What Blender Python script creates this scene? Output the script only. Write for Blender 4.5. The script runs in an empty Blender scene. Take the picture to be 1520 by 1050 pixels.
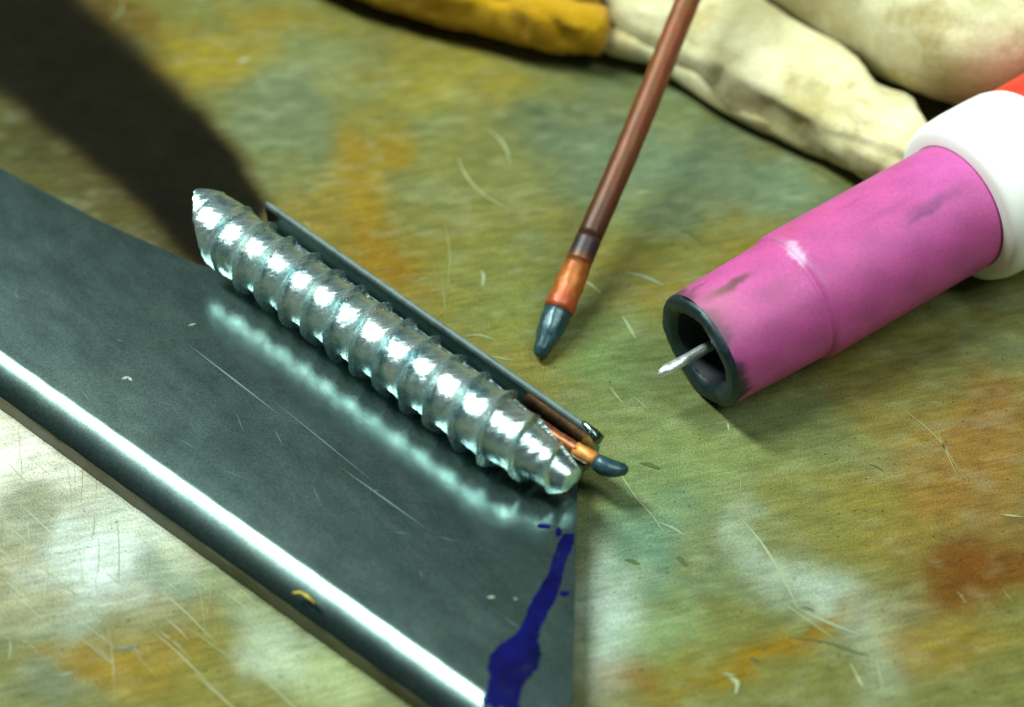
import bpy, math, random
import numpy as np
from mathutils import Vector

# ------------------------------------------------------------------ camera, world, light, exposure
S = bpy.context.scene
COL = S.collection
TILT, DIST = math.radians(40.0), 0.26            # looking down at the bench from the near side
cam_d = bpy.data.cameras.new('camera')
cam = bpy.data.objects.new('camera', cam_d)
COL.objects.link(cam)
cam.location = (0, -DIST * math.sin(TILT), DIST * math.cos(TILT))
cam.rotation_euler = (TILT, 0, 0)
cam_d.sensor_width = 36
cam_d.lens = 36 * DIST / 0.16
cam_d.clip_start, cam_d.clip_end = 0.005, 20
cam_d.dof.use_dof = True
cam_d.dof.focus_distance = 0.247
cam_d.dof.aperture_fstop = 9.5
S.camera = cam

W = bpy.data.worlds.new("World"); S.world = W
W.use_nodes = True
W.node_tree.nodes['Background'].inputs[0].default_value = (0.62, 0.95, 0.88, 1)
W.node_tree.nodes['Background'].inputs[1].default_value = 0.055

S.view_settings.view_transform = 'Standard'
S.view_settings.look = 'None'
S.view_settings.exposure = 0.0
S.view_settings.gamma = 1.0

# directions of the screw and of the steel bar on the bench: along it (AX) and across it (NX)
AX = Vector((0.7463985, -0.66549927, 0)); NX = Vector((0.66549927, 0.7463985, 0)); UP = Vector((0, 0, 1))
ORG = Vector((-0.03875, 0.00882, 0))
def sn(s, n, z):                                  # millimetres along / across / up -> world point
    return ORG + AX * (s / 1000) + NX * (n / 1000) + UP * (z / 1000)

def area(name, loc, target, sx, sy, power, color, along):
    L = bpy.data.lights.new(name, 'AREA'); L.shape = 'RECTANGLE'
    L.size, L.size_y, L.energy, L.color = sx, sy, power, color
    o = bpy.data.objects.new(name, L); COL.objects.link(o)
    o.location = loc
    z = (Vector(loc) - Vector(target)).normalized()
    x = (along - z * along.dot(z)).normalized(); y = z.cross(x)
    from mathutils import Matrix
    o.matrix_world = Matrix(((x.x, y.x, z.x, loc[0]), (x.y, y.y, z.y, loc[1]), (x.z, y.z, z.z, loc[2]), (0, 0, 0, 1)))
    return o
PHI = math.radians(-8)                             # the workshop tube hangs almost straight over the bar
LH = 0.85
LP = NX * (LH * math.tan(PHI)) + UP * LH - AX * 0.47
area('workshop_tube', LP, (0, 0, 0), 0.55, 0.12, 16.5, (0.87, 1.0, 0.93), AX)
area('added_fill_light', NX * 0.12 + UP * LH + AX * 0.42, (0, 0, 0), 0.55, 0.08, 5.0, (0.87, 1.0, 0.93), AX)  # unseen fill lamp, added to lift shadows right of bar, rods and torch

random.seed(4)
rng = np.random.default_rng(7)

# ------------------------------------------------------------------ helpers
FPX = 760 / (0.08 / DIST)
def at(px, py, z=0.0):
    """where the photograph's pixel lies on the level plane of height z (metres)"""
    d = Vector((px - 760, 0, 0)) / FPX + Vector((0, math.cos(TILT), math.sin(TILT))) * ((525 - py) / FPX) \
        + Vector((0, math.sin(TILT), -math.cos(TILT)))
    c = Vector(cam.location)
    return c + d * ((z - c.z) / d.z)

def lin(c):
    return tuple(((v / 255) / 12.92 if v / 255 <= 0.04045 else ((v / 255 + 0.055) / 1.055) ** 2.4) for v in c)

def mesh(name, verts, faces, m, parent=None, smooth=True, col=None):
    me = bpy.data.meshes.new(name)
    me.from_pydata([tuple(v) for v in verts], [], faces)
    me.update()
    if smooth: me.shade_smooth()
    if col is not None:
        a = me.color_attributes.new('Col', 'FLOAT_COLOR', 'POINT')
        arr = np.ones((len(verts), 4), dtype=np.float32); arr[:, :3] = np.asarray(col, dtype=np.float32)
        a.data.foreach_set('color', arr.ravel())
    o = bpy.data.objects.new(name, me); COL.objects.link(o)
    me.materials.append(m)
    if parent is not None: o.parent = parent
    return o

def thing(name, label, cat, group=None):
    o = bpy.data.objects.new(name, None); COL.objects.link(o)
    o.empty_display_size = 0.01
    o['label'] = label; o['category'] = cat
    if group: o['group'] = group
    return o

def place_root(root, loc):
    """move the Empty to the thing's base while its parts stay where they are"""
    root.location = loc
    for ch in root.children:
        ch.location = -Vector(loc)

def tube(name, pts, radii, m, parent=None, seg=20, cap=True, flat=None, upv=UP, extra=None, cols=None):
    """swept tube; flat = vertical squash per ring"""
    P = [Vector(p) for p in pts]; V = []; F = []
    for i, p in enumerate(P):
        t = (P[min(i + 1, len(P) - 1)] - P[max(i - 1, 0)]).normalized()
        x = t.cross(upv).normalized(); y = x.cross(t).normalized()
        fl = 1 if flat is None else flat[i]
        for k in range(seg):
            a = 2 * math.pi * k / seg
            r = radii[i]
            if extra: r = extra(i, k, r)
            V.append(p + x * (math.cos(a) * r) + y * (math.sin(a) * r * fl))
    for i in range(len(P) - 1):
        for k in range(seg):
            k2 = (k + 1) % seg
            F.append((i * seg + k, i * seg + k2, (i + 1) * seg + k2, (i + 1) * seg + k))
    if cap:
        F.append(tuple(range(seg - 1, -1, -1))); F.append(tuple(range((len(P) - 1) * seg, len(P) * seg)))
    cc = None
    if cols is not None:
        cc = [tuple(v * random.uniform(.75, 1.2) * q for v, q in zip(lin(cols[i]), (.80, .70, .56))) for i in range(len(P)) for _ in range(seg)]
    return mesh(name, V, F, m, parent, True, cc)

def wob(a): return lambda i, k, r: r * (1 + a * math.sin(i * 1.7 + k * 1.3) + a * .7 * math.sin(k * 2.1 - i * .8))

def catmull(pts, n):
    P = [np.array(p, float) for p in pts]; P = [2 * P[0] - P[1]] + P + [2 * P[-1] - P[-2]]
    out = []
    for i in range(1, len(P) - 2):
        for j in range(n):
            t = j / n
            a, b, c, d = P[i - 1], P[i], P[i + 1], P[i + 2]
            out.append(0.5 * (2 * b + (c - a) * t + (2 * a - 5 * b + 4 * c - d) * t * t + (3 * b - a - 3 * c + d) * t ** 3))
    out.append(P[-2])
    return out

def vnoise(x, y, seed, octaves=4, gain=0.5):
    """smooth value noise, about 0..1, numpy"""
    tot = np.zeros_like(x); amp = 1.0; norm = 0
    for o in range(octaves):
        g = np.random.default_rng(seed + o * 101).random((128, 128))
        xi = np.floor(x).astype(int); yi = np.floor(y).astype(int)
        fx = x - xi; fy = y - yi
        fx = fx * fx * (3 - 2 * fx); fy = fy * fy * (3 - 2 * fy)
        a = g[yi % 128, xi % 128]; b = g[yi % 128, (xi + 1) % 128]
        c = g[(yi + 1) % 128, xi % 128]; d = g[(yi + 1) % 128, (xi + 1) % 128]
        tot += amp * ((a * (1 - fx) + b * fx) * (1 - fy) + (c * (1 - fx) + d * fx) * fy)
        norm += amp; amp *= gain; x = x * 2.03 + 17.3; y = y * 2.03 + 5.1
    return tot / norm

class N:
    """small node-tree builder"""
    def __init__(s, name):
        s.m = bpy.data.materials.new(name); s.m.use_nodes = True
        s.t = s.m.node_tree; s.b = s.t.nodes['Principled BSDF']
    def n(s, typ, **kw):
        o = s.t.nodes.new(typ)
        for k, v in kw.items():
            if k in o.inputs: o.inputs[k].default_value = v
            else: setattr(o, k, v)
        return o
    def l(s, a, b): s.t.links.new(a, b)
    def coords(s, scale=(1, 1, 1), rot=(0, 0, 0)):
        tc = s.n('ShaderNodeTexCoord'); mp = s.n('ShaderNodeMapping')
        mp.inputs['Scale'].default_value = scale; mp.inputs['Rotation'].default_value = rot
        mp.inputs['Rotation'].default_value = (0, 0, 0)
        m0 = s.n('ShaderNodeMapping'); m0.inputs['Rotation'].default_value = rot      # turn first, then stretch
        s.l(tc.outputs['Object'], m0.inputs['Vector']); s.l(m0.outputs['Vector'], mp.inputs['Vector']); return mp.outputs['Vector']
    def noise(s, vec, scale, detail=4, rough=0.6, dist=0.0):
        o = s.n('ShaderNodeTexNoise'); o.inputs['Scale'].default_value = scale
        o.inputs['Detail'].default_value = detail; o.inputs['Roughness'].default_value = rough
        o.inputs['Distortion'].default_value = dist
        s.l(vec, o.inputs['Vector']); return o.outputs['Fac']
    def ramp(s, fac, stops):
        o = s.n('ShaderNodeValToRGB'); e = o.color_ramp.elements
        while len(e) < len(stops): e.new(0.5)
        for i, (p, c) in enumerate(stops):
            e[i].position = p; e[i].color = (*c, 1) if len(c) == 3 else c
        s.l(fac, o.inputs[0]); return o.outputs[0]
    def mix(s, fac, a, b, mode='MIX'):
        o = s.n('ShaderNodeMix'); o.data_type = 'RGBA'; o.blend_type = mode
        for sock, v in ((o.inputs[0], fac), (o.inputs[6], a), (o.inputs[7], b)):
            if isinstance(v, (int, float)): sock.default_value = v
            elif isinstance(v, tuple): sock.default_value = (*v, 1) if len(v) == 3 else v
            else: s.l(v, sock)
        return o.outputs[2]
    def rng(s, v, a, b, c, d):
        o = s.n('ShaderNodeMapRange'); s.l(v, o.inputs[0])
        for i, q in enumerate((a, b, c, d)): o.inputs[i + 1].default_value = q
        return o.outputs[0]
    def base(s, v):
        if isinstance(v, tuple): s.b.inputs['Base Color'].default_value = (*v, 1)
        else: s.l(v, s.b.inputs['Base Color'])
        return s
    def set(s, **kw):
        for k, v in kw.items():
            i = s.b.inputs[k.replace('_', ' ')]
            if isinstance(v, (int, float)): i.default_value = v
            else: s.l(v, i)
        return s
    def bump(s, h, strength, dist):
        o = s.n('ShaderNodeBump'); o.inputs['Strength'].default_value = strength; o.inputs['Distance'].default_value = dist
        s.l(h, o.inputs['Height']); s.l(o.outputs[0], s.b.inputs['Normal']); return s

# ------------------------------------------------------------------ materials
def mat_table():
    k = N('stained_bench_steel')
    at_ = k.n('ShaderNodeAttribute'); at_.attribute_name = 'Col'
    v1 = k.coords((0.10, 1, 1), (0, 0, math.radians(-14)))
    st = k.noise(v1, 1500, 5, 0.65)
    v2 = k.coords((0.25, 1, 1), (0, 0, math.radians(-14)))
    st2 = k.noise(v2, 700, 4, 0.6)
    v3 = k.coords()
    gr = k.noise(v3, 3600, 2, 0.7)
    pit = k.rng(k.noise(v3, 1300, 2, 0.5), 0.66, 0.74, 1.0, 0.45)
    f1 = k.rng(st, 0.3, 0.7, 0.82, 1.18); f2 = k.rng(st2, 0.3, 0.7, 0.88, 1.12); f3 = k.rng(gr, 0.3, 0.7, 0.58, 1.22)
    def mul(a, b):
        o = k.n('ShaderNodeMath'); o.operation = 'MULTIPLY'; k.l(a, o.inputs[0]); k.l(b, o.inputs[1]); return o.outputs[0]
    f = mul(mul(mul(f1, f2), f3), pit)
    vm = k.n('ShaderNodeVectorMath'); vm.operation = 'SCALE'
    k.l(at_.outputs['Color'], vm.inputs[0]); k.l(f, vm.inputs['Scale'])
    k.base(vm.outputs[0]).set(Roughness=k.rng(st2, 0.3, 0.7, 0.50, 0.68))
    k.b.inputs['Specular IOR Level'].default_value = 0.03
    k.bump(st, 0.25, 0.00010)
    return k.m
def mat_plate():
    k = N('dark_rolled_steel')
    ang = math.atan2(AX.y, AX.x)
    v = k.coords((0.15, 1, 1), (0, 0, -ang))
    st = k.noise(v, 900, 4, 0.6)
    gr = k.noise(k.coords(), 3200, 2, 0.7)
    cl = k.noise(k.coords(), 70, 4, 0.6)
    c = k.ramp(cl, [(0.25, (0.19, 0.29, 0.28)), (0.75, (0.25, 0.36, 0.33))])
    c = k.mix(1.0, c, k.ramp(gr, [(0.3, (0.55,) * 3), (0.7, (1.0,) * 3)]), 'MULTIPLY')
    cl2 = k.noise(k.coords((.5, 1, 1), (0, 0, -ang)), 240, 5, 0.7)
    k.base(c).set(Metallic=1.0, Roughness=k.rng(cl2, 0.3, 0.7, 0.222, 0.262)).bump(cl2, 0.03, 0.00008)
    return k.m
def mat_zinc():
    k = N('zinc_plated_steel')
    ang = math.atan2(AX.y, AX.x)
    v = k.coords((0.16, 1, 1), (0, 0, math.radians(-8)))
    st = k.noise(v, 1700, 5, 0.7, 0.3)
    bl = k.noise(k.coords(), 260, 4, 0.65)
    c = k.ramp(bl, [(0.30, (0.30, 0.50, 0.55)), (0.48, (0.66, 0.86, 0.87)), (0.70, (0.92, 1.0, 0.95))])
    ru = k.noise(k.coords(), 150, 3, 0.7)
    c = k.mix(k.rng(ru, 0.68, 0.73, 0, 0.45), c, (0.34, 0.29, 0.10))
    k.base(c).set(Metallic=0.93, Roughness=k.rng(st, 0.25, 0.75, 0.15, 0.36)).bump(st, 0.6, 0.00018)
    return k.m
def mat_simple(name, c, rough, metal=0.0, var=0.25, scale=300, bump=0.2, bd=0.0001, stretch=(1, 1, 1), rot=0, c2=None):
    k = N(name)
    v = k.coords(stretch, (0, 0, rot))
    n = k.noise(v, scale, 5, 0.65)
    a = tuple(x * (1 - var) for x in c); b = c2 or tuple(min(1, x * (1 + var)) for x in c)
    k.base(k.ramp(n, [(0.3, a), (0.7, b)])).set(Metallic=metal, Roughness=k.rng(n, 0.3, 0.7, max(0.05, rough - 0.07), rough + 0.07))
    k.bump(n, bump, bd)
    return k.m
def mat_col(name, rough, metal):
    k = N(name); a = k.n('ShaderNodeAttribute'); a.attribute_name = 'Col'
    n = k.noise(k.coords(), 1500, 3, 0.7)
    k.base(k.mix(1.0, a.outputs['Color'], k.ramp(n, [(0.3, (0.84,) * 3), (0.7, (1.0,) * 3)]), 'MULTIPLY')).set(Metallic=metal, Roughness=rough)
    return k.m
def mat_cloth(name, c, c2, stain, amt, weave=True):
    k = N(name)
    co = k.coords()
    big = k.noise(co, 60, 4, 0.6)
    col = k.ramp(big, [(0.35, c), (0.65, c2)])
    s2 = k.noise(co, 95, 5, 0.65, 0.4)
    col = k.mix(k.rng(s2, 0.52, 0.66, 0, amt), col, stain)
    fz = k.noise(co, 1900, 3, 0.75)
    if weave:
        wa = k.noise(k.coords((1, .12, 1), (0, 0, .55)), 1500, 3, 0.7); wb = k.noise(k.coords((.12, 1, 1), (0, 0, .55)), 1500, 3, 0.7)
        h = k.mix(0.35, k.mix(0.5, wa, wb), fz)
    else:
        h = fz
    col = k.mix(0.5, col, k.ramp(h, [(0.34, (0.5,) * 3), (0.60, (1.0,) * 3)]), 'MULTIPLY')
    k.base(col).set(Roughness=0.95)
    k.b.inputs['Specular IOR Level'].default_value = 0.1
    k.b.inputs['Sheen Weight'].default_value = 0.15
    k.bump(h, 0.7, 0.00025 if weave else 0.0006)
    return k.m

M_TABLE, M_PLATE, M_ZINC = mat_table(), mat_plate(), mat_zinc()
M_MARK = mat_col('surface_marks', 0.35, 0.0)
M_INK = mat_simple('blue_marker_ink', (0.0012, 0.0018, 0.060), 0.5, 0, 0.6, 260, 0.05)
def thin_ink():
    t = M_INK.node_tree; n = t.nodes.new('ShaderNodeTexNoise'); n.inputs['Scale'].default_value = 420; n.inputs['Detail'].default_value = 5; n.inputs['Roughness'].default_value = .7
    c = t.nodes.new('ShaderNodeTexCoord'); t.links.new(c.outputs['Object'], n.inputs['Vector'])
    r = t.nodes.new('ShaderNodeMapRange'); r.inputs[1].default_value, r.inputs[2].default_value, r.inputs[3].default_value, r.inputs[4].default_value = .28, .55, .45, 1
    t.links.new(n.outputs['Fac'], r.inputs[0]); t.links.new(r.outputs[0], t.nodes['Principled BSDF'].inputs['Alpha'])
thin_ink()
M_INK.node_tree.nodes['Principled BSDF'].inputs['Specular IOR Level'].default_value = 0.05
M_COPPER = mat_simple('browned_copper', (0.26, 0.085, 0.035), 0.42, 0.55, 0.45, 500, 0.35, 0.0001)
M_BLUED = mat_simple('blued_copper', (0.035, 0.028, 0.055), 0.35, 0.5, 0.5, 420)
M_ROD = mat_col('heat_tinted_copper', 0.45, 0.28)
M_BRIGHT = mat_simple('bright_copper', (0.62, 0.19, 0.045), 0.45, 0.3, 0.3, 420, c2=(0.72, 0.33, 0.07))
M_GLASSY = mat_simple('oxidised_dark_tip', (0.028, 0.072, 0.085), 0.32, 0.3, 0.5, 500, 0.3, 0.0002)
M_CUP = mat_col('pink_ceramic', 0.55, 0.0)
M_SOOT = mat_simple('sooty_rim', (0.012, 0.028, 0.036), 0.42, 0.2, 0.5, 700, 0.5, 0.0002)
M_HOLE = mat_simple('sooty_bore', (0.006, 0.010, 0.013), 0.7, 0, 0.4, 500)
M_TUNG = mat_simple('tungsten', (0.74, 0.84, 0.80), 0.32, 0.75, 0.3, 900, 0.6, 0.0002)
M_WHITE = mat_simple('white_insulator', (0.90, 0.90, 0.86), 0.5, 0, 0.02, 60, 0.05)
M_RED = mat_simple('red_handle_plastic', (0.72, 0.035, 0.015), 0.45, 0, 0.1, 200, 0.1)
M_SCORCH = mat_simple('brown_scorch', (0.12, 0.045, 0.055), 0.7, 0, 0.3, 500)
M_CHIP = mat_simple('chipped_glaze', (0.72, 0.62, 0.66), 0.35, 0, 0.25, 900, 0.6, 0.0002)
M_CREAM = mat_cloth('cream_canvas', lin((190, 178, 122)), lin((228, 220, 182)), lin((160, 134, 66)), 0.6)
M_YELLOW = mat_cloth('yellow_suede', lin((186, 140, 14)), lin((214, 166, 20)), lin((150, 108, 20)), 0.35, weave=False)
M_SAWN = mat_simple('dull_sawn_edge', (0.075, 0.11, 0.105), 0.55, 0.3, 0.5, 420, 0.3, 0.0001)
M_FLANK = mat_simple('dull_rusted_edge', (0.10, 0.085, 0.035), 0.5, 0.3, 0.6, 130, 0.2, 0.0001, c2=(0.16, 0.15, 0.09))
M_FLECK = mat_simple('yellow_fleck', (0.55, 0.38, 0.03), 0.5, 0, 0.3, 900)

# ------------------------------------------------------------------ the bench top (setting)
def bench():
    fx = np.arange(-0.112, 0.1121, 0.0005); fy = np.arange(-0.070, 0.1001, 0.0005)
    out = np.array([0.02, 0.05, 0.1, 0.18, 0.3])
    xs = np.concatenate([-0.112 - out[::-1], fx, 0.112 + out]); ys = np.concatenate([-0.070 - out[::-1], fy, 0.100 + out])
    X, Y = np.meshgrid(xs, ys); nx, ny = len(xs), len(ys)
    # photograph coordinates of every bench point, used to lay the stains, painted glare and dark patches
    cy, cz = cam.location.y, cam.location.z
    dep = (Y - cy) * math.sin(TILT) + cz * math.cos(TILT); dep = np.maximum(dep, 0.05)
    upc = (Y - cy) * math.cos(TILT) - cz * math.sin(TILT)
    PX = 760 + FPX * X / dep; PY = 525 - FPX * upc / dep
    wx = (vnoise(X * 110, Y * 110, 11, 4) - 0.5) * 130; wy = (vnoise(X * 110 + 40, Y * 110, 21, 4) - 0.5) * 110
    QX, QY = PX + wx, PY + wy
    def srgb(c): return np.array(lin(c))
    base = np.zeros(X.shape + (3,)) + srgb((116, 121, 66))
    a = vnoise(X * 45, Y * 60, 31, 5); b = vnoise(X * 70 + 9, Y * 95, 41, 5)
    m = np.clip((a - 0.46) * 3, 0, 1)[..., None]; base = base * (1 - m * 0.6) + srgb((146, 124, 44)) * m * 0.6
    m = np.clip((b - 0.46) * 3, 0, 1)[..., None]; base = base * (1 - m * 0.55) + srgb((104, 130, 100)) * m * 0.55
    B = [  # x, y, rx, ry, turn, colour, strength
     (170, 20, 120, 45, 20, (118, 98, 40), .7), (330, 85, 95, 45, -10, (152, 138, 44), .85), (660, 130, 75, 55, 0, (146, 140, 58), .8),
     (430, 195, 90, 70, 30, (108, 126, 96), .85), (545, 275, 45, 85, 0, (152, 126, 32), .8), (565, 395, 85, 50, -10, (142, 108, 26), .85),
     (480, 115, 55, 30, 10, (132, 142, 92), .7), (830, 195, 80, 60, 0, (94, 114, 92), .75), (800, 175, 40, 22, 0, (78, 92, 62), .7),
     (950, 255, 120, 75, 0, (108, 134, 108), .75), (1110, 250, 120, 55, 10, (112, 138, 110), .85), (690, 390, 90, 60, 0, (128, 130, 62), .6),
     (900, 540, 90, 60, 0, (108, 136, 84), .7), (1000, 385, 80, 40, 0, (122, 128, 62), .7), (760, 460, 70, 50, 0, (122, 132, 66), .7),
     (700, 250, 70, 60, 0, (128, 132, 76), .6), (480, 330, 60, 40, 0, (140, 120, 50), .6), (620, 40, 90, 40, 0, (104, 100, 48), .6),
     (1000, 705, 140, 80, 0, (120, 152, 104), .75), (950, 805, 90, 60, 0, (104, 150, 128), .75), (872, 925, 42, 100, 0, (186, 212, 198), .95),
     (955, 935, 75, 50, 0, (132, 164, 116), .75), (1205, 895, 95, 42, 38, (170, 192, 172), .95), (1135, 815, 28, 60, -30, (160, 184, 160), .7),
     (1310, 965, 60, 90, -20, (152, 172, 142), .7), (1115, 985, 130, 22, -24, (142, 112, 24), .9), (1290, 760, 110, 60, 0, (136, 132, 62), .65),
     (1440, 700, 130, 100, 0, (146, 108, 52), .8), (1455, 845, 120, 45, -15, (112, 70, 26), .95), (1400, 955, 90, 40, 0, (146, 122, 46), .75),
     (1490, 610, 70, 60, 0, (128, 100, 54), .8), (1320, 560, 80, 50, 0, (132, 128, 74), .6), (920, 1015, 55, 35, 0, (132, 98, 42), .75),
     (1010, 1000, 60, 40, 0, (128, 126, 54), .7), (1080, 680, 110, 60, 0, (126, 140, 80), .6), (1200, 640, 110, 50, 0, (116, 138, 92), .7),
     (10, 670, 120, 88, 0, (242, 250, 234), 1.0), (150, 825, 124, 78, -30, (214, 234, 226), 1.0), (55, 750, 34, 40, 0, (118, 130, 98), .7),  # pale ones: worn scuffs plus silvery glare painted into the colour
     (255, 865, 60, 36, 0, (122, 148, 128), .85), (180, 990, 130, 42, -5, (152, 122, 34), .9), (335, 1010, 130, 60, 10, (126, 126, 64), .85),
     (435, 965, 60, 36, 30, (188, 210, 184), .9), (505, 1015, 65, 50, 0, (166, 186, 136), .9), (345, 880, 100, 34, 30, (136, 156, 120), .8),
     (25, 900, 55, 36, 0, (158, 160, 120), .7), (70, 1035, 70, 30, 0, (112, 128, 104), .8), (60, 540, 60, 50, 40, (186, 176, 110), .6),
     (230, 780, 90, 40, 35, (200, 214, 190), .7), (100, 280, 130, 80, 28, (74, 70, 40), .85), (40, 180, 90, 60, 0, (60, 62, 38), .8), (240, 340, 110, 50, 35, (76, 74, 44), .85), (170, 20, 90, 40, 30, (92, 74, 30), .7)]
    for (x, y, rx, ry, tr, c, k) in B:
        t = math.radians(tr); ct, st = math.cos(t), math.sin(t)
        u = ((QX - x) * ct + (QY - y) * st) / rx; v = (-(QX - x) * st + (QY - y) * ct) / ry
        w = (k / (1 + np.exp(np.clip((np.sqrt(u * u + v * v) - 0.95) * 3.6, -30, 30))))[..., None]
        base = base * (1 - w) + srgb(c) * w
    fine = vnoise(X * 420, Y * 900, 61, 3); base *= (0.72 + 0.40 * fine)[..., None]
    sm = vnoise(X * 240 + Y * 60, Y * 500, 71, 4)      # pale rubbed smears
    w = (np.clip((sm - 0.56) * 4, 0, 1) * 0.16)[..., None]; base = base * (1 - w) + srgb((172, 186, 150)) * w
    lum = base.mean(-1, keepdims=True); base = np.clip(lum + (base - lum) * 1.03, 0.002, 1) * 0.84 * np.array((1.04, 0.95, 0.95))
    # a dark patch inside a soft-edged outline, brown along the rim
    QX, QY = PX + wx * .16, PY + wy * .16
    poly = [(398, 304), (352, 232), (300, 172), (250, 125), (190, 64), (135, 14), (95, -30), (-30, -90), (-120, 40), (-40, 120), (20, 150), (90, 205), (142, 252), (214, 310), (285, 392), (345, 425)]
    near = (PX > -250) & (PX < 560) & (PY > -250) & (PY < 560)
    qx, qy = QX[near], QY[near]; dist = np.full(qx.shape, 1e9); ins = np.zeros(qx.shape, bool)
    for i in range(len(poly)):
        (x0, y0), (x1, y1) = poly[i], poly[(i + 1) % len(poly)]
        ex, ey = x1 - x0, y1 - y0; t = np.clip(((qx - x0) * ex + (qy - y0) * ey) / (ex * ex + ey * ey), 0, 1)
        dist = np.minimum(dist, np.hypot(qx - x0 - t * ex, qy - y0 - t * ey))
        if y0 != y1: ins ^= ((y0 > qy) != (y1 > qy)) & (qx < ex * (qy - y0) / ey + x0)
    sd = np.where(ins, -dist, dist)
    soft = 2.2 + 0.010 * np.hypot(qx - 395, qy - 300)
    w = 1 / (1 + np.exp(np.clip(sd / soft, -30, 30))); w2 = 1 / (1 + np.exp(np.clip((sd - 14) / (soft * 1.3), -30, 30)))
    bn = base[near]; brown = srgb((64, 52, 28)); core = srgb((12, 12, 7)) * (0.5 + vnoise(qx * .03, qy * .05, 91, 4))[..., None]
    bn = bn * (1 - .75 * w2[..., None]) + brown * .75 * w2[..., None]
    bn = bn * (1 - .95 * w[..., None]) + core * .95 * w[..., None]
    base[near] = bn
    Z = (vnoise(X * 150, Y * 150, 81, 3) - 0.5) * 0.00010
    V = np.stack([X, Y, Z], -1).reshape(-1, 3)
    idx = np.arange(nx * ny).reshape(ny, nx)
    Q = np.stack([idx[:-1, :-1], idx[:-1, 1:], idx[1:, 1:], idx[1:, :-1]], -1).reshape(-1, 4)
    me = bpy.data.meshes.new('bench_top')
    me.vertices.add(len(V)); me.vertices.foreach_set('co', V.astype(np.float32).ravel())
    me.loops.add(Q.size); me.loops.foreach_set('vertex_index', Q.astype(np.int32).ravel())
    me.polygons.add(len(Q)); me.polygons.foreach_set('loop_start', np.arange(0, Q.size, 4, dtype=np.int32))
    me.update(calc_edges=True); me.shade_smooth()
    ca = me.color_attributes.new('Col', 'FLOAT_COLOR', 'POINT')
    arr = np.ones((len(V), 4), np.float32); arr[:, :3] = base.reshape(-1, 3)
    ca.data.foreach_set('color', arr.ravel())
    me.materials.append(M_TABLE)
    o = bpy.data.objects.new('bench_top', me); COL.objects.link(o)
    o['kind'] = 'structure'
    return o
table = bench()

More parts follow.
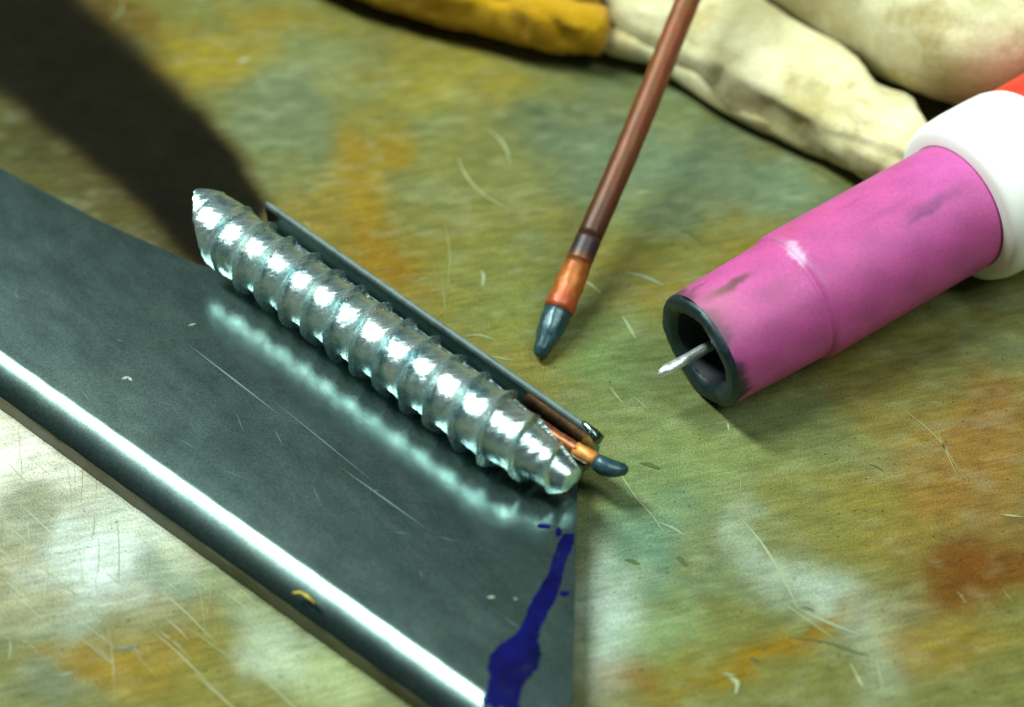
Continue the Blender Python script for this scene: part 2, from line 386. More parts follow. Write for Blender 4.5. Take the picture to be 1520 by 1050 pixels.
def scratches():
    V, F, C = [], [], []
    def ribbon(pts, w, c, taper=True):
        pts = [Vector((p[0], p[1], 0)) for p in pts]; n = len(pts); b = len(V)
        for i, p in enumerate(pts):
            t = (pts[min(i + 1, n - 1)] - pts[max(i - 1, 0)]); t.normalize()
            nn = Vector((-t.y, t.x, 0)); k = i / (n - 1)
            ww = w * (0.25 + 0.75 * math.sin(math.pi * min(1, max(0, k))) if taper else 1) * random.uniform(.75, 1.25)
            for q in (-1, 1):
                V.append((p.x + nn.x * ww * q, p.y + nn.y * ww * q, 0.00009)); C.append(lin(c))
        for i in range(n - 1): F.append((b + 2 * i, b + 2 * i + 2, b + 2 * i + 3, b + 2 * i + 1))
    def px(pts, w, c, n=6):
        c = tuple(v * .52 + q * .48 for v, q in zip(c, (112, 118, 68))); w *= .66
        pp = catmull([(at(x, y).x, at(x, y).y) for x, y in pts], n); ribbon(pp, w / 2000, c)
    pale, white = (176, 188, 150), (205, 216, 190)
    px([(680, 234), (690, 258), (714, 286), (755, 312)], .55, (186, 196, 152))
    px([(722, 190), (738, 205), (752, 225), (758, 246)], .6, (150, 172, 146)); px([(738, 200), (748, 212), (756, 230)], .35, white)
    px([(466, 100), (480, 108), (504, 134)], .5, (150, 156, 112)); px([(352, 94), (362, 90), (372, 87)], .8, (226, 240, 232))
    px([(284, 17), (293, 15)], .6, (170, 190, 170)); px([(166, 30), (180, 18), (182, 2)], .6, (130, 152, 120))
    px([(868, 418), (878, 424), (892, 436)], .75, (190, 210, 180)); px([(924, 470), (934, 486), (944, 504)], .7, (176, 200, 172))
    px([(942, 288), (968, 284)], .4, white); px([(925, 404), (958, 412), (985, 424)], .9, (140, 166, 150)); px([(714, 402), (718, 412), (716, 426)], .8, (170, 196, 176))
    px([(660, 330), (668, 380), (664, 440)], .35, (150, 150, 90)); px([(655, 400), (662, 470)], .3, (146, 148, 90))
    px([(690, 500), (712, 498), (736, 506)], .5, (150, 176, 150)); px([(730, 530), (765, 536)], .35, pale); px([(905, 575), (925, 600)], .35, pale)
    px([(918, 700), (945, 740), (968, 766), (985, 790)], .4, (190, 206, 170)); px([(975, 775), (1000, 785), (1016, 796)], .6, (150, 190, 186)); px([(1080, 628), (1082, 640)], .5, white)
    px([(1095, 765), (1130, 806), (1160, 855), (1185, 905)], .5, (196, 208, 180)); px([(1100, 700), (1099, 740)], .3, (150, 160, 110))
    px([(1185, 905), (1230, 925), (1280, 945)], .7, (170, 192, 172)); px([(1262, 985), (1275, 1010), (1282, 1022)], .45, (205, 218, 196)); px([(1300, 975), (1312, 1030)], .4, pale)
    px([(1330, 600), (1390, 650), (1430, 710)], .35, (170, 160, 110)); px([(1390, 640), (1420, 706)], .3, (180, 170, 120)); px([(1484, 764), (1518, 768)], .4, (212, 206, 160))
    px([(1082, 1006), (1094, 1014), (1092, 1030)], .9, (196, 210, 182)); px([(1072, 1000), (1092, 1004)], .5, (190, 204, 176))
    px([(830, 470), (822, 440)], .6, (150, 175, 155)); px([(1140, 880), (1190, 915), (1240, 950)], .3, pale)
    px([(450, 330), (462, 336)], .4, pale); px([(612, 420), (640, 410)], .3, pale); px([(250, 12), (330, 40), (420, 46)], .25, (150, 140, 80))
    # cross-hatched scouring of the pale corner, and the small light nicks all over
    for i in range(90):
        x, y = random.uniform(-20, 330), random.uniform(600, 960); a = math.radians(random.choice((36, 40, 44, 86, 92)) + random.uniform(-5, 5)); L = random.uniform(20, 110)
        px([(x, y), (x + L * .5 * math.cos(a) + 2, y + L * .5 * math.sin(a)), (x + L * math.cos(a), y + L * math.sin(a))], random.uniform(.08, .17), random.choice(((232, 238, 216), (214, 222, 190), (170, 176, 130), (160, 176, 150))), 3)
    for i in range(8):
        x, y = random.uniform(120, 560), random.uniform(800, 1040)
        px([(x, y), (x + 40, y + 34), (x + 90, y + 84)], .22, (190, 200, 165), 3)
    for i in range(70):
        x, y = random.uniform(-20, 1540), random.uniform(-20, 1070)
        a = random.choice((math.radians(-10), math.radians(8), math.radians(50))) + random.gauss(0, .15); L = random.choice((5, 7, 9, 14, 24))
        px([(x, y), (x + L * .5 * math.cos(a), y + L * .5 * math.sin(a)), (x + L * math.cos(a), y + L * math.sin(a))], random.uniform(.10, .28), random.choice(((160, 176, 136), (150, 152, 92), (188, 200, 170), (140, 164, 140))), 2)
    # dark flecks
    for (x, y, dx, dy, w) in ((1008, 342, 38, 22, .5), (950, 688, 30, 8, 1.1), (928, 832, 22, 6, 1.0), (1004, 828, 16, 12, 1.2), (1180, 948, 110, 26, .5), (170, 963, 36, -4, 1.0), (85, 1003, 26, -4, .8), (1190, 902, 20, 6, .4), (1112, 978, 14, 3, .8), (812, 158, 14, 4, .5), (1130, 964, 8, 2, .6), (1290, 690, 22, 10, .4)):
        px([(x, y), (x + dx * .4, y + dy * .2), (x + dx * .75, y + dy * .7), (x + dx, y + dy)], w, (52, 66, 44), 3)
    o = mesh('scratch', V, F, M_MARK, table, False, C); o['kind'] = 'stuff'
scratches()

# ------------------------------------------------------------------ steel angle bar: wide leg flat, rolled near edge, thin upright leg
ZP = 6.0                                            # top of the wide leg, mm
def interp(x, xp, fp): return float(np.interp(x, xp, fp))
def edge_n(s): return -41.1 + (s + 20) * (6.2 / 94) + .05 * math.sin(s * .9) + .04 * math.sin(s * 2.3 + 1)  # near edge of the bar (it narrows to the right)
def inner_n(s): return 9.0 - (s + 9) * (0.45 / 68)  # inner face of the upright leg
def s_left(n): return interp(n, [-40, -13.2, -11.33, -7.94, -3.49, 0, 9, 11], [-78, -78, -52.6, -29.5, -9.25, -8.9, -8.9, -8.9])
def s_right(n): return 62.43 + (2.11 - n) * 0.816 if n < 5.2 else 59.9
def bar():
    root = thing('angle_bar', 'dark grey steel angle bar with a bright rounded edge and a blue marker line', 'steel bar')
    TH = 1.5
    # profile from the foot of the rolled lip, over the wide leg, into the corner and up the thin leg; (frame, across, up), outer and inner skin in pairs
    RL, RF = 4.6, 1.2
    outer, inner = [('e', 0.0, 0.2)], [('e', TH, 0.2)]
    arc = [(0.0, 0.0)]; an = []                       # gently rolled shoulder, then a tighter turn down to the foot
    for d_ in np.linspace(1, 89, 45):
        rad_ = 4.0 if d_ < 12 else 10.5 if d_ < 38 else 1.3
        x_, z_ = arc[-1]; arc.append((x_ - rad_ * math.radians(2) * math.cos(math.radians(d_)), z_ - rad_ * math.radians(2) * math.sin(math.radians(d_)))); an.append(d_)
    RL = -arc[-1][0]
    for (x_, z_), d_ in list(zip(arc, an + [90]))[::-1]:
        outer.append(('e', RL + x_, ZP + z_)); inner.append(('e', RL + x_ + TH * math.sin(math.radians(d_)), ZP + z_ - TH * math.cos(math.radians(d_))))
    for v in np.linspace(0.02, 1, 44):
        outer.append(('m', v, ZP)); inner.append(('m', v, ZP - TH))
    for i in range(1, 7):
        a = math.pi / 2 * i / 6; c, q = math.cos(a), math.sin(a)
        outer.append(('i', -RF + RF * q, ZP + RF - RF * c)); inner.append(('i', -RF + (RF + TH) * q, ZP + RF - (RF + TH) * c))
    for z in (8.5, 10.6, 11.2):
        outer.append(('i', 0.0, z if z < 11 else 11.05)); inner.append(('i', 0.95, z))
    for a_, z_ in ((.10, 11.28), (.28, 11.42), (.5, 11.5)):
        outer.append(('i', a_, z_)); inner.append(('i', .95 - a_ * .3, z_))
    NS = 60; V = []; NP = len(outer)
    def nn(k, a, s):
        if k == 'e': return edge_n(s) + a
        if k == 'i': return inner_n(s) + a
        e0, i0 = edge_n(s) + RL, inner_n(s) - RF
        return e0 + (i0 - e0) * a
    for ring in (outer, inner):
        for (k, a, z), ref in zip(ring, outer):
            n0 = nn(ref[0], ref[1], -9 if ref[0] == 'i' else -40); s0 = s_left(n0); s0 = s_left(nn(ref[0], ref[1], s0))
            s1 = s_right(nn(ref[0], ref[1], 65)); s1 = s_right(nn(ref[0], ref[1], s1))
            for j in range(NS + 1):
                s = s0 + (s1 - s0) * j / NS
                V.append(sn(s, nn(k, a, s), z))
    F = []; M = NS + 1; B = NP * M
    for i in range(NP - 1):
        for j in range(NS):
            F.append((i * M + j, i * M + j + 1, (i + 1) * M + j + 1, (i + 1) * M + j))
            F.append((B + i * M + j, B + (i + 1) * M + j, B + (i + 1) * M + j + 1, B + i * M + j + 1))
        for j, fl in ((0, 1), (NS, 0)):
            q = (i * M + j, (i + 1) * M + j, B + (i + 1) * M + j, B + i * M + j)
            F.append(q if fl else q[::-1])
    for i, fl in ((0, 0), (NP - 1, 1)):
        for j in range(NS):
            q = (i * M + j, i * M + j + 1, B + i * M + j + 1, B + i * M + j)
            F.append(q if fl else q[::-1])
    o = mesh('bar', V, F, M_PLATE, root)
    o.data.materials.append(M_FLANK); o.data.materials.append(M_SAWN)
    for p_ in o.data.polygons:
        if all(v // M < 18 for v in p_.vertices): p_.material_index = 1
        elif all(NP - 5 <= v % B // M for v in p_.vertices): p_.material_index = 2
    es = o.modifiers.new('sharp', 'EDGE_SPLIT'); es.split_angle = math.radians(40)
    def lump(pts, r):
        tube('burr', [sn(*p) for p in pts], r, M_PLATE, root, 14, extra=wob(.12))
    lump([(56.6, 9.2, 11.0), (57.4, 9.2, 11.3), (58.4, 9.1, 11.3), (59.4, 9.0, 11.0), (60.2, 9.0, 10.3), (60.5, 9.0, 9.6)], [.0002, .0004, .00055, .0008, .0009, .0003])
    # marker line: a thin ink film with a ragged outline
    c = [(846, 792, 9), (838, 815, 11), (826, 845, 13), (812, 880, 14), (800, 905, 15), (786, 935, 20), (772, 960, 30), (758, 990, 33), (750, 1015, 30), (748, 1048, 28), (752, 1090, 26)]
    pts = catmull([(x, y, w) for x, y, w in c], 6); V = []; F = []
    for i, (x, y, w) in enumerate(pts):
        ra = 1 + .22 * math.sin(i * .37) + random.uniform(-.08, .08); rb_ = 1 + .22 * math.sin(i * .29 + 2) + random.uniform(-.08, .08); a = w * ra; b = w * rb_
        for u in (-a, -a * .4, b * .4, b): V.append(at(min(x + u, 852), y, (ZP + 0.05) / 1000))
    for i in range(len(pts) - 1):
        for q in range(3): F.append((i * 4 + q, (i + 1) * 4 + q, (i + 1) * 4 + q + 1, i * 4 + q + 1))
    b = len(V)
    for x, y in ((786, 948), (800, 962), (790, 970), (778, 966)): V.append(at(x, y, (ZP + 0.062) / 1000))
    F.append((b, b + 1, b + 2, b + 3))
    mesh('marker_line', V, F, M_INK, root)
    V = []; F = []
    for (x, y, rx, ry) in ((808, 781, 10, 5), (838, 881, 9, 4), (830, 790, 5, 7)):
        b = len(V)
        for k in range(10):
            a = k * math.tau / 10; r = random.uniform(.75, 1.2); V.append(at(x + rx * r * math.cos(a), y + ry * r * math.sin(a), (ZP + 0.05) / 1000))
        F.append(tuple(range(b, b + 10)))
    o = mesh('marker_dot', V, F, M_INK, root); o['kind'] = 'stuff'
    # fine scratches and lint on the wide leg
    V = []; F = []; C = []
    def rib(p0, p1, w, col):
        a, b_ = at(*p0, (ZP + 0.04) / 1000), at(*p1, (ZP + 0.04) / 1000); t = (b_ - a).normalized(); q = Vector((-t.y, t.x, 0)) * (w / 2000)
        b = len(V); mid = (a + b_) / 2
        V.extend((a, mid - q, b_, mid + q)); F.append((b, b + 1, b + 2, b + 3)); C.extend([lin(col)] * 4)
    rib((275, 508), (420, 620), .25, (98, 125, 118)); rib((500, 690), (640, 790), .22, (92, 120, 112)); rib((400, 590), (560, 720), .16, (84, 112, 106))
    rib((180, 563), (192, 559), .6, (150, 160, 140)); rib((190, 559), (196, 566), .5, (160, 170, 150)); rib((278, 484), (292, 480), .4, (130, 145, 130))
    rib((722, 887), (736, 886), .4, (150, 165, 140)); rib((762, 889), (768, 889), .4, (130, 150, 120)); rib((590, 800), (650, 850), .3, (40, 56, 54)); rib((505, 720), (540, 765), .35, (40, 58, 56))
    for i in range(14):
        x = random.uniform(20, 800); y = random.uniform(0.45, 0.95) * 250 + 300 + x * .52; rib((x, y), (x + random.uniform(6, 60), y + random.uniform(-2, 36)), random.uniform(.08, .16), (84, 108, 102))
    o = mesh('scratch', V, F, M_MARK, root, False, C); o['kind'] = 'stuff'
    place_root(root, sn(20, -12, 0))
bar()

# ------------------------------------------------------------------ the screw
def screw():
    R, RR, P = 5.95, 4.70, 5.0
    ZA = ZP + R
    S1, NF, PH0 = 62.0, 96, 0.42
    def cut(n, dz): a, b = -8.6 + 0.40 * n - 1.15 * dz, -12.8 - 0.9 * n - 0.30 * dz; return 0.5 * (a + b + math.sqrt((a - b) ** 2 + 0.5))
    dents = [(random.uniform(-10, 60), random.uniform(0, 6.28), random.uniform(.05, .16), random.uniform(.6, 1.6)) for _ in range(90)]
    CR = 0.955                                       # where in a turn the sharp crest stands
    us = list(np.linspace(0.02, CR, 24)) + [CR + .012, CR + .03]
    MU = len(us); J0, J1 = -6, 15
    def radius(s, ph, u, s0):
        g = (u / CR) ** 4.2 if u <= CR else max(0.0, 1 - (u - CR) / .034)
        k_ = min(1, max(0.0, (s - s0 - 2.5) / 6.0)); amp = (R - RR) * (0.25 + 0.75 * k_)
        r0 = RR + 0.62 * (1 - k_)
        tap = 1.0
        if s > 47: tap = 1 - .60 * ((s - 47) / 15.0) ** 1.5
        r = r0 * tap + amp * g * (1 - .35 * max(0, (s - 50) / 12)) * (1 + .12 * math.sin(ph * 4 + s * 3) * g)
        r += 0.05 * math.sin(ph * 3 + s * 1.7) * math.sin(s * 2.3 + ph)
        for (ds, dp, dd, dr) in dents:
            if abs(s - ds) < dr:
                e = ((s - ds) / dr) ** 2 + (math.atan2(math.sin(ph - dp), math.cos(ph - dp)) * R / dr) ** 2
                if e < 1: r -= dd * (1 - e)
        return r
    W = []; clampd = []
    for jj in range(J0, J1):
        for u in us:
            for k in range(NF):                      # rows of the mesh run along the thread
                ph = 2 * math.pi * k / NF; c, q = math.cos(ph), math.sin(ph)
                s0 = cut(c * R * .95, q * R * .95)
                st = P * (jj + u - PH0 + ph / (2 * math.pi)); sc = min(max(st, s0), S1); clampd.append(-1 if st < s0 else 1 if st > S1 else 0)
                uu = u if sc == st else (sc / P - ph / (2 * math.pi) + PH0) % 1.0
                r = radius(sc, ph, uu, s0)
                if sc == s0: r *= .985
                e = max(0, (sc - 50) / 12) ** 1.5
                W.append(sn(sc, 0.9 * e + r * c, ZA - 1.6 * e + r * q))
    NRW = (J1 - J0) * MU; F = []
    for i in range(NRW - 1):
        for k in range(NF):
            if k < NF - 1: f = (i * NF + k, (i + 1) * NF + k, (i + 1) * NF + k + 1, i * NF + k + 1)
            else:
                if i + 1 - MU < 0: continue
                f = (i * NF + k, (i + 1) * NF + k, (i + 1 - MU) * NF, (i - MU) * NF)
                if i - MU < 0: continue
            cl = [clampd[v] for v in f]
            if all(x == -1 for x in cl) or all(x == 1 for x in cl): continue
            F.append(f)
    for end, pick in ((-1, min), (1, max)):
        ring = []
        for k in range(NF):                          # the closing ring of each end, one point per direction
            rows = [i for i in range(NRW) if clampd[i * NF + k] == end]
            ring.append((max(rows) if end == -1 else min(rows)) * NF + k)
        b = len(W); W.append(sum((W[v] for v in ring), Vector()) / NF + AX * (.0005 * end))
        for k in range(NF):
            f = (b, ring[k], ring[(k + 1) % NF]); F.append(f if end == -1 else f[::-1])
    o = mesh('screw', W, F, M_ZINC)
    o['label'] = 'bright zinc plated threaded screw without head, lying along the dark steel bar'
    o['category'] = 'screw'
    es = o.modifiers.new('sharp', 'EDGE_SPLIT'); es.split_angle = math.radians(42)
screw()

# ------------------------------------------------------------------ copper rods
G_ROD = 'copper rods with dark melted tips'
def rod_over():
    root = thing('copper_rod', 'long brown copper rod leaning over the glove, its dark melted tip on the bench', 'copper rod', G_ROD)
    A = at(800, 530, .0012); Bp = at(985, 90, .0195)
    A = Vector(A); d = (Vector(Bp) - A); Lg = d.length; d.normalize()
    def P(t, dz=0): return A + d * (t / 1000) + UP * (dz / 1000)
    rr = .00205
    def hue(ts, stops):
        xs = [q[0] for q in stops]
        return [tuple(interp(t, xs, [q[1][c] for q in stops]) for c in range(3)) for t in ts]
    BODY = [(20, (74, 52, 46)), (23, (84, 50, 30)), (30, (104, 60, 31)), (45, (126, 73, 38)), (60, (138, 82, 46)), (80, (148, 94, 58))]
    ts = np.linspace(21.5, 96, 60)
    tube('rod', [P(t) + Vector((.00022 * math.sin((t - 21.5) * .09), 0, 0)) for t in ts], [rr] * 60, M_ROD, root, 24, extra=wob(.012), cols=hue(ts, BODY))
    ts = np.linspace(16.9, 21.5, 9)
    tube('scorch_band', [P(t) for t in ts], [rr * 1.02] * 9, M_ROD, root, 24, cols=hue(ts, [(16.9, (150, 86, 40)), (17.6, (112, 72, 44)), (18.6, (62, 50, 56)), (19.8, (52, 46, 64)), (20.8, (60, 48, 56)), (21.5, (78, 54, 50))]))
    ts = np.linspace(8.2, 16.9, 12)
    tube('heated_end', [P(t) for t in ts], [rr * q for q in (1.14, 1.19, 1.17, 1.12, 1.10, 1.12, 1.15, 1.15, 1.12, 1.08, 1.04, 1.02)], M_ROD, root, 24, extra=wob(.04), cols=hue(ts, [(8, (184, 88, 54)), (9.8, (200, 98, 58)), (11, (192, 104, 40)), (13.5, (196, 118, 44)), (16, (172, 104, 44)), (17, (140, 82, 40))]))
    tube('tip', [P(t, dz) for t, dz in ((-.2, .3), (.3, .3), (1.2, .3), (2.4, .3), (3.6, .3), (5, .2), (6.5, .1), (7.6, 0), (8.2, 0))],
         [rr * q for q in (.25, .52, .68, .66, .86, 1.0, 1.06, 1.08, 1.06)], M_GLASSY, root, 24, extra=wob(.06))
    place_root(root, A)
rod_over()
def rod_in_corner():
    root = thing('copper_rod', 'short copper rod between screw and upright edge of the bar, dark tip sticking out', 'copper rod', G_ROD)
    def P(s, n, z): return sn(s, n, z)
    pts = [(s, interp(s, [0, 54, 60], [7.0, 7.15, 7.5]), 7.25) for s in np.linspace(46, 58.0, 30)]
    tube('rod', [P(*p) for p in pts], [.00105] * 30, M_COPPER, root, 16, extra=wob(.03))
    pts = [(57.6, 7.36, 7.25), (58.4, 7.42, 7.3), (59.4, 7.5, 7.35), (60.4, 7.6, 7.35), (61.1, 7.68, 7.35)]
    tube('heated_end', [P(*p) for p in pts], [.00108, .00115, .00122, .00118, .00108], M_BRIGHT, root, 16, extra=wob(.08))
    pts = [(61.0, 7.65, 7.35), (61.6, 7.7, 7.3), (62.4, 7.8, 7.1), (63.4, 8.2, 7.0), (64.3, 8.8, 7.0), (65.1, 9.5, 7.0), (65.4, 9.8, 7.0)]
    tube('tip', [P(*p) for p in pts], [.0010, .0013, .0014, .00135, .0011, .0008, .0003], M_GLASSY, root, 16, extra=wob(.05))
    place_root(root, P(40, 7, 6))
rod_in_corner()

# ------------------------------------------------------------------ welding torch
def torch():
    root = thing('welding_torch', 'welding torch with a pink ceramic cup, bare electrode and white collar', 'welding torch')
    A = Vector(at(1035, 524, .0098)); Bk = Vector(at(1428, 302, .0138))
    d = (Bk - A).normalized(); L = (Bk - A).length * 1000
    x = d.cross(UP).normalized(); y = x.cross(d).normalized()
    def P(s, r=0, ph=0): return A + d * (s / 1000) + (x * math.cos(ph) + y * math.sin(ph)) * (r / 1000)
    def lathe(name, prof, m, seg=72, jit=0.0, tint=None):
        V = []; F = []; C = [] if tint else None
        for (s, r) in prof:
            for k in range(seg):
                ph = math.tau * k / seg
                if tint: C.append(tint(s, math.degrees(ph)))
                V.append(P(s + jit * math.sin(ph * 5 + s) * random.random(), r * (1 + jit * .02 * random.uniform(-1, 1)), ph))
        for i in range(len(prof) - 1):
            for k in range(seg):
                k2 = (k + 1) % seg; F.append((i * seg + k, i * seg + k2, (i + 1) * seg + k2, (i + 1) * seg + k))
        return mesh(name, V, F, m, root, True, C)
    r1, r2 = 9.2, 10.5
    prof = [(0.9, r1 + .05)] + [(s, r1 + .05 + .65 * (s / 17)) for s in np.linspace(2, 17, 12)] + [(17.5, 9.78), (17.9, 10.2), (18.5, 10.42)] + [(s, r2) for s in np.linspace(21, L - 2, 24)] + [(L - 1, r2 - .05), (L + .5, r2 - .4)]
    WEAR = [  # along, angle, length, half angle, colour, strength, sharpness
        (6.4, 99, 4.4, 5.4, (92, 58, 60), 1.0, 6), (2.5, 122, 2.0, 4, (110, 58, 84), .8, 6), (41, 70, 4.4, 4.5, (112, 56, 104), .8, 3), (38, 66, 3.2, 2.2, (96, 52, 92), .7, 4), (31, 110, 2.6, 1.6, (140, 66, 120), .7, 5),
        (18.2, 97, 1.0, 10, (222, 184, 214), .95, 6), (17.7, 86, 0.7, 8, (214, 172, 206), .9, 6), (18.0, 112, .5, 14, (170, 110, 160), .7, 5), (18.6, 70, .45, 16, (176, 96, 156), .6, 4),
        (12, 74, 4, 7, (150, 80, 122), .5, 3), (26, 96, 7, 4, (176, 84, 142), .5, 3), (33, 84, 5, 3, (150, 68, 126), .5, 3), (10, 46, 8, 8, (150, 66, 122), .5, 2), (44, 100, 5, 4, (168, 74, 140), .5, 3), (3, 88, 3, 18, (206, 130, 150), .5, 2.5), (2, 60, 2.5, 25, (150, 72, 120), .5, 2.5), (1.5, 120, 2, 30, (150, 80, 110), .5, 2.5), (24, 118, 9, 12, (206, 84, 140), .5, 2), (20.5, 122, 2.2, 9, (176, 76, 112), .6, 3), (35, 55, 9, 9, (170, 66, 146), .4, 2), (47, 95, 5, 20, (214, 104, 190), .4, 2)]
    def cup_tint(s, a):
        c = np.array(lin((196, 82, 152)))
        c = c * (0.94 + 0.08 * math.sin(s * .7 + a * .05) * math.sin(a * .11) + random.uniform(-.06, .06))
        so = 1.7 + .9 * math.sin(a * .11) + .5 * math.sin(a * .23 + 1) + .12 * math.sin(a * .7); f = 1 / (1 + math.exp((s - so) * 3.2)); c = c * (1 - f) + np.array(lin((34, 38, 44))) * f
        ja = 1.0 * math.sin(s * 1.3) + .5 * math.sin(s * 2.9 + 1); js = .25 * math.sin(a * .35) + .12 * math.sin(a * .9 + 2)
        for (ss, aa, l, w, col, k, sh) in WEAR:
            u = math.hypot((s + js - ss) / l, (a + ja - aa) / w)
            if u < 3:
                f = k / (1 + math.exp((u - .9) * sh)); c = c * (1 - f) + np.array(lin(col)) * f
        return tuple(c)
    prof = [p for p in prof if p[0] < 1] + [(t_, interp(t_, [q[0] for q in prof], [q[1] for q in prof])) for t_ in np.linspace(1.2, L - 2, 200)] + [p for p in prof if p[0] > L - 2]
    lathe('cup', prof, M_CUP, 240, 0, cup_tint)
    # sooty lip and bore
    lathe('cup_rim', [(0.9, r1 + .05), (0.35, r1 - .02), (0.0, r1 - .35), (-.08, r1 - .9), (0.0, 7.1), (.35, 6.5), (.9, 6.2)], M_SOOT, 72, .25)
    lathe('bore', [(0.9, 6.2), (3, 5.9), (9, 5.4), (9.05, 1.4)], M_HOLE)
    tube('electrode', [P(s) for s in (9.0, 3, -2, -5.5, -6.6, -7.2)], [.0008, .0008, .00082, .00088, .00066, .00012], M_TUNG, root, 16, extra=wob(.05))
    # white collar and red handle behind it
    lathe('collar', [(L - 1.4, 10.6), (L - 1.2, 12.3), (L - .5, 13.2), (L + 1, 13.7), (L + 4, 13.9), (L + 9, 13.9), (L + 11.5, 13.8), (L + 13, 13.4), (L + 13.6, 12.4)], M_WHITE)
    lathe('handle', [(L + 13, 9.0), (L + 13.2, 12.6), (L + 14.2, 13.2), (L + 22, 13.4), (L + 50, 13.4), (L + 51, 12.8), (L + 51.2, 0.05)], M_RED)
    place_root(root, Vector((P(L * .5).x, P(L * .5).y, 0)))
torch()

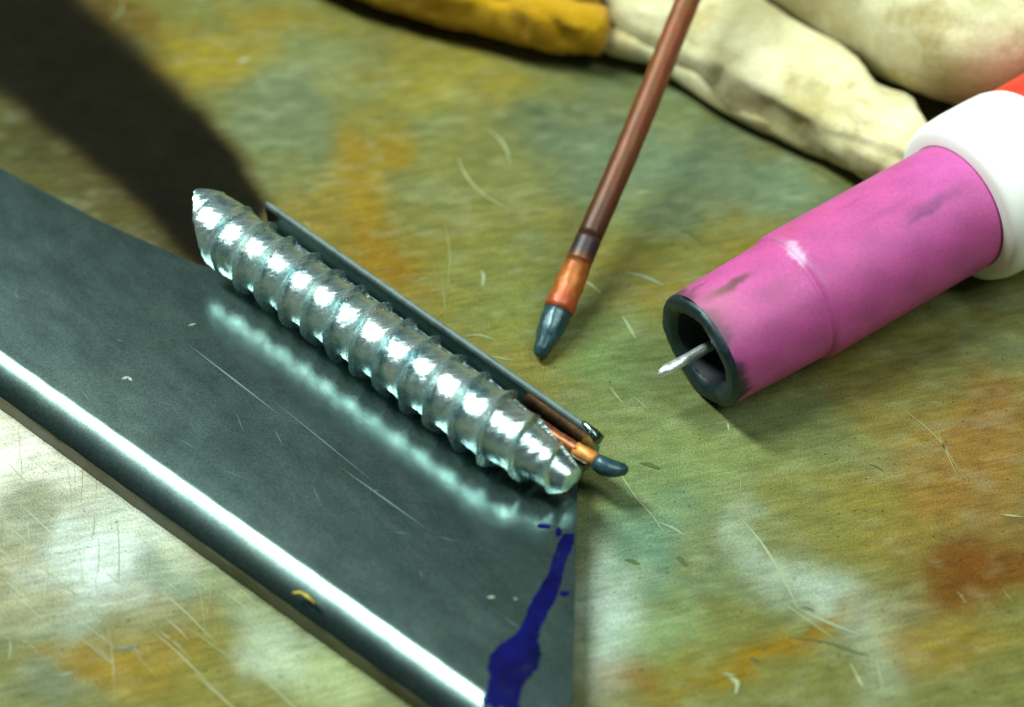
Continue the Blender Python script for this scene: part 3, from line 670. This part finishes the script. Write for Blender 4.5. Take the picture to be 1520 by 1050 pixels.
# ------------------------------------------------------------------ work glove
def glove():
    root = thing('work_glove', 'worn cream canvas work glove with a yellow cuff, lying behind the torch', 'glove')
    def sweep(name, ctrl, m, seg=48, sub=14, bumps=(), wr=.0006, seed=1, close=True, blunt=9.0, ncr=7, fold=.0027, fuzz=.0003):
        """ctrl rows: photo x, y of the centre line, height of the centre (mm), half width (mm), half height (mm)"""
        rows = catmull([(at(c[0], c[1], c[2] / 1000).x, at(c[0], c[1], c[2] / 1000).y, c[2] / 1000, c[3] / 1000, c[4] / 1000) for c in ctrl], sub)
        n = len(rows); V = []; F = []
        g = np.random.default_rng(seed)
        ii, kk = np.meshgrid(np.arange(n), np.arange(seg), indexing='ij'); kk2 = np.minimum(kk, seg - kk) * 40.0 / seg
        rough = (vnoise(ii * .07 + seed, kk2 * .34, seed * 7, 4) - .5) * fold + (vnoise(ii * .9, kk2 * 1.1, seed * 5, 2) - .5) * fuzz
        creases = [(g.uniform(.1, .95) * n, g.uniform(.3, 2.6), g.uniform(-9, 9), g.uniform(.0003, .0011), g.uniform(1.2, 3.0)) for _ in range(ncr)]
        ph = g.random(12) * 6.28; fr = g.uniform(.5, 3.0, 12); fa = g.integers(1, 5, 12)
        for i, rw in enumerate(rows):
            p = Vector(rw[:3]); a = Vector(rows[max(i - 1, 0)][:3]); b = Vector(rows[min(i + 1, n - 1)][:3])
            t = (b - a).normalized(); x = t.cross(UP).normalized(); y = x.cross(t)
            e = 1.0
            if close:
                q = min(i, n - 1 - i) / blunt
                if q < 1: e = max(0.02, math.sqrt(max(0, 1 - (1 - q) ** 2)))
            for k in range(seg):
                an = math.tau * k / seg
                w = sum(math.sin(fa[j] * an + fr[j] * i * .16 + ph[j]) for j in range(12)) / 12
                c, s_ = math.cos(an), math.sin(an)
                cc = math.copysign(abs(c) ** .8, c); ss = math.copysign(abs(s_) ** .6, s_)
                v = p + x * (cc * rw[3] * e) + y * (ss * rw[4] * e)
                rad = (x * c + y * s_)
                cr = sum(-dp * math.exp(-((i - ci - sl * (an - ca)) / wd) ** 2) * math.exp(-((an - ca) / .9) ** 2) for ci, ca, sl, dp, wd in creases)
                v = v + rad * (w * wr * 2.2 * e + cr + rough[i, k] * e)
                if v.z < 0.0004: v.z = 0.0004 + 0.0002 * (1 + math.sin(an * 3))
                V.append(v)
        for i in range(n - 1):
            for k in range(seg):
                k2 = (k + 1) % seg; F.append((i * seg + k, i * seg + k2, (i + 1) * seg + k2, (i + 1) * seg + k))
        F.append(tuple(range(seg - 1, -1, -1))); F.append(tuple(range((n - 1) * seg, n * seg)))
        return mesh(name, V, F, m, root)
    sweep('finger', [(860, -95, 8, 9.4, 7), (960, -5, 7.5, 9.6, 7), (1050, 45, 7, 10, 6.6), (1130, 92, 7, 9.8, 6.6), (1215, 145, 6.6, 9.0, 6.3), (1290, 196, 6.2, 7.8, 5.8), (1350, 236, 6.5, 6, 5.8), (1385, 258, 6, 4, 4)], M_CREAM, seed=3, wr=.0007)
    sweep('finger', [(1000, -190, 13, 13, 11), (1166, -106, 15, 12.6, 11), (1280, -38, 15.5, 12.4, 11), (1362, 16, 15.5, 12, 11), (1430, 48, 15, 11.6, 11), (1500, 50, 12, 11, 11), (1600, 10, 11, 10, 10)], M_CREAM, seed=8, wr=.0009)
    sweep('finger', [(1180, -220, 14, 14, 13), (1330, -130, 15, 14, 14), (1470, -60, 15, 14, 14), (1620, -50, 13, 12, 12)], M_CREAM, seed=11, wr=.001)
    sweep('hem', [(890, 56, 5, 2.6, 2.6), (930, 66, 5, 2.3, 2.4), (965, 76, 5, 2.0, 2.2), (1010, 96, 4.5, 2.3, 2.4), (1060, 130, 4, 2.5, 2.6), (1120, 168, 3.4, 2.2, 2.2), (1180, 200, 2.8, 1.8, 1.8)], M_CREAM, 24, 10, seed=5, wr=.0002, fold=.0004, fuzz=.0001)
    sweep('cuff_binding', [(380, -120, 8, 5, 5.5), (480, -72, 8, 5, 5.5), (590, -30, 8, 4.6, 5.5), (690, 0, 8, 4.2, 5.2), (780, 24, 8, 4.0, 5.0), (850, 40, 7.6, 3.8, 4.8), (906, 50, 7, 3.2, 4.2)], M_YELLOW, 36, 12, seed=6, wr=.0004, blunt=3.5, fold=.0010, fuzz=.0007)
    sweep('cuff', [(480, -150, 9, 8, 8), (650, -75, 9.5, 8, 8.5), (780, -32, 9.5, 7.5, 8.5), (860, -8, 9, 6, 7.5), (900, 4, 8.4, 4, 6)], M_YELLOW, 40, 12, seed=7, wr=.0006)
    place_root(root, Vector((at(1150, 60).x, at(1150, 60).y, 0)))
glove()

# ------------------------------------------------------------------ small yellow fleck on the rolled edge
def fleck():
    pts = [(434, 880), (446, 879), (456, 885), (467, 895)]
    V = []; F = []
    for i, (x, y) in enumerate(pts):
        w = (1, 1.6, 2.6, 2)[i]
        for q in (-1, 1):
            for z in (6.25, 6.7):
                V.append(at(x, y + q * w, z / 1000))
    for i in range(3):
        b = i * 4
        for e in ((0, 1), (1, 3), (3, 2), (2, 0)): F.append((b + e[0], b + e[1], b + 4 + e[1], b + 4 + e[0]))
    F.append((0, 2, 3, 1)); F.append((12, 13, 15, 14))
    o = mesh('paint_chip', V, F, M_FLECK)
    o['label'] = 'tiny yellow fleck on the bright rounded edge of the steel bar'; o['category'] = 'chip'
fleck()
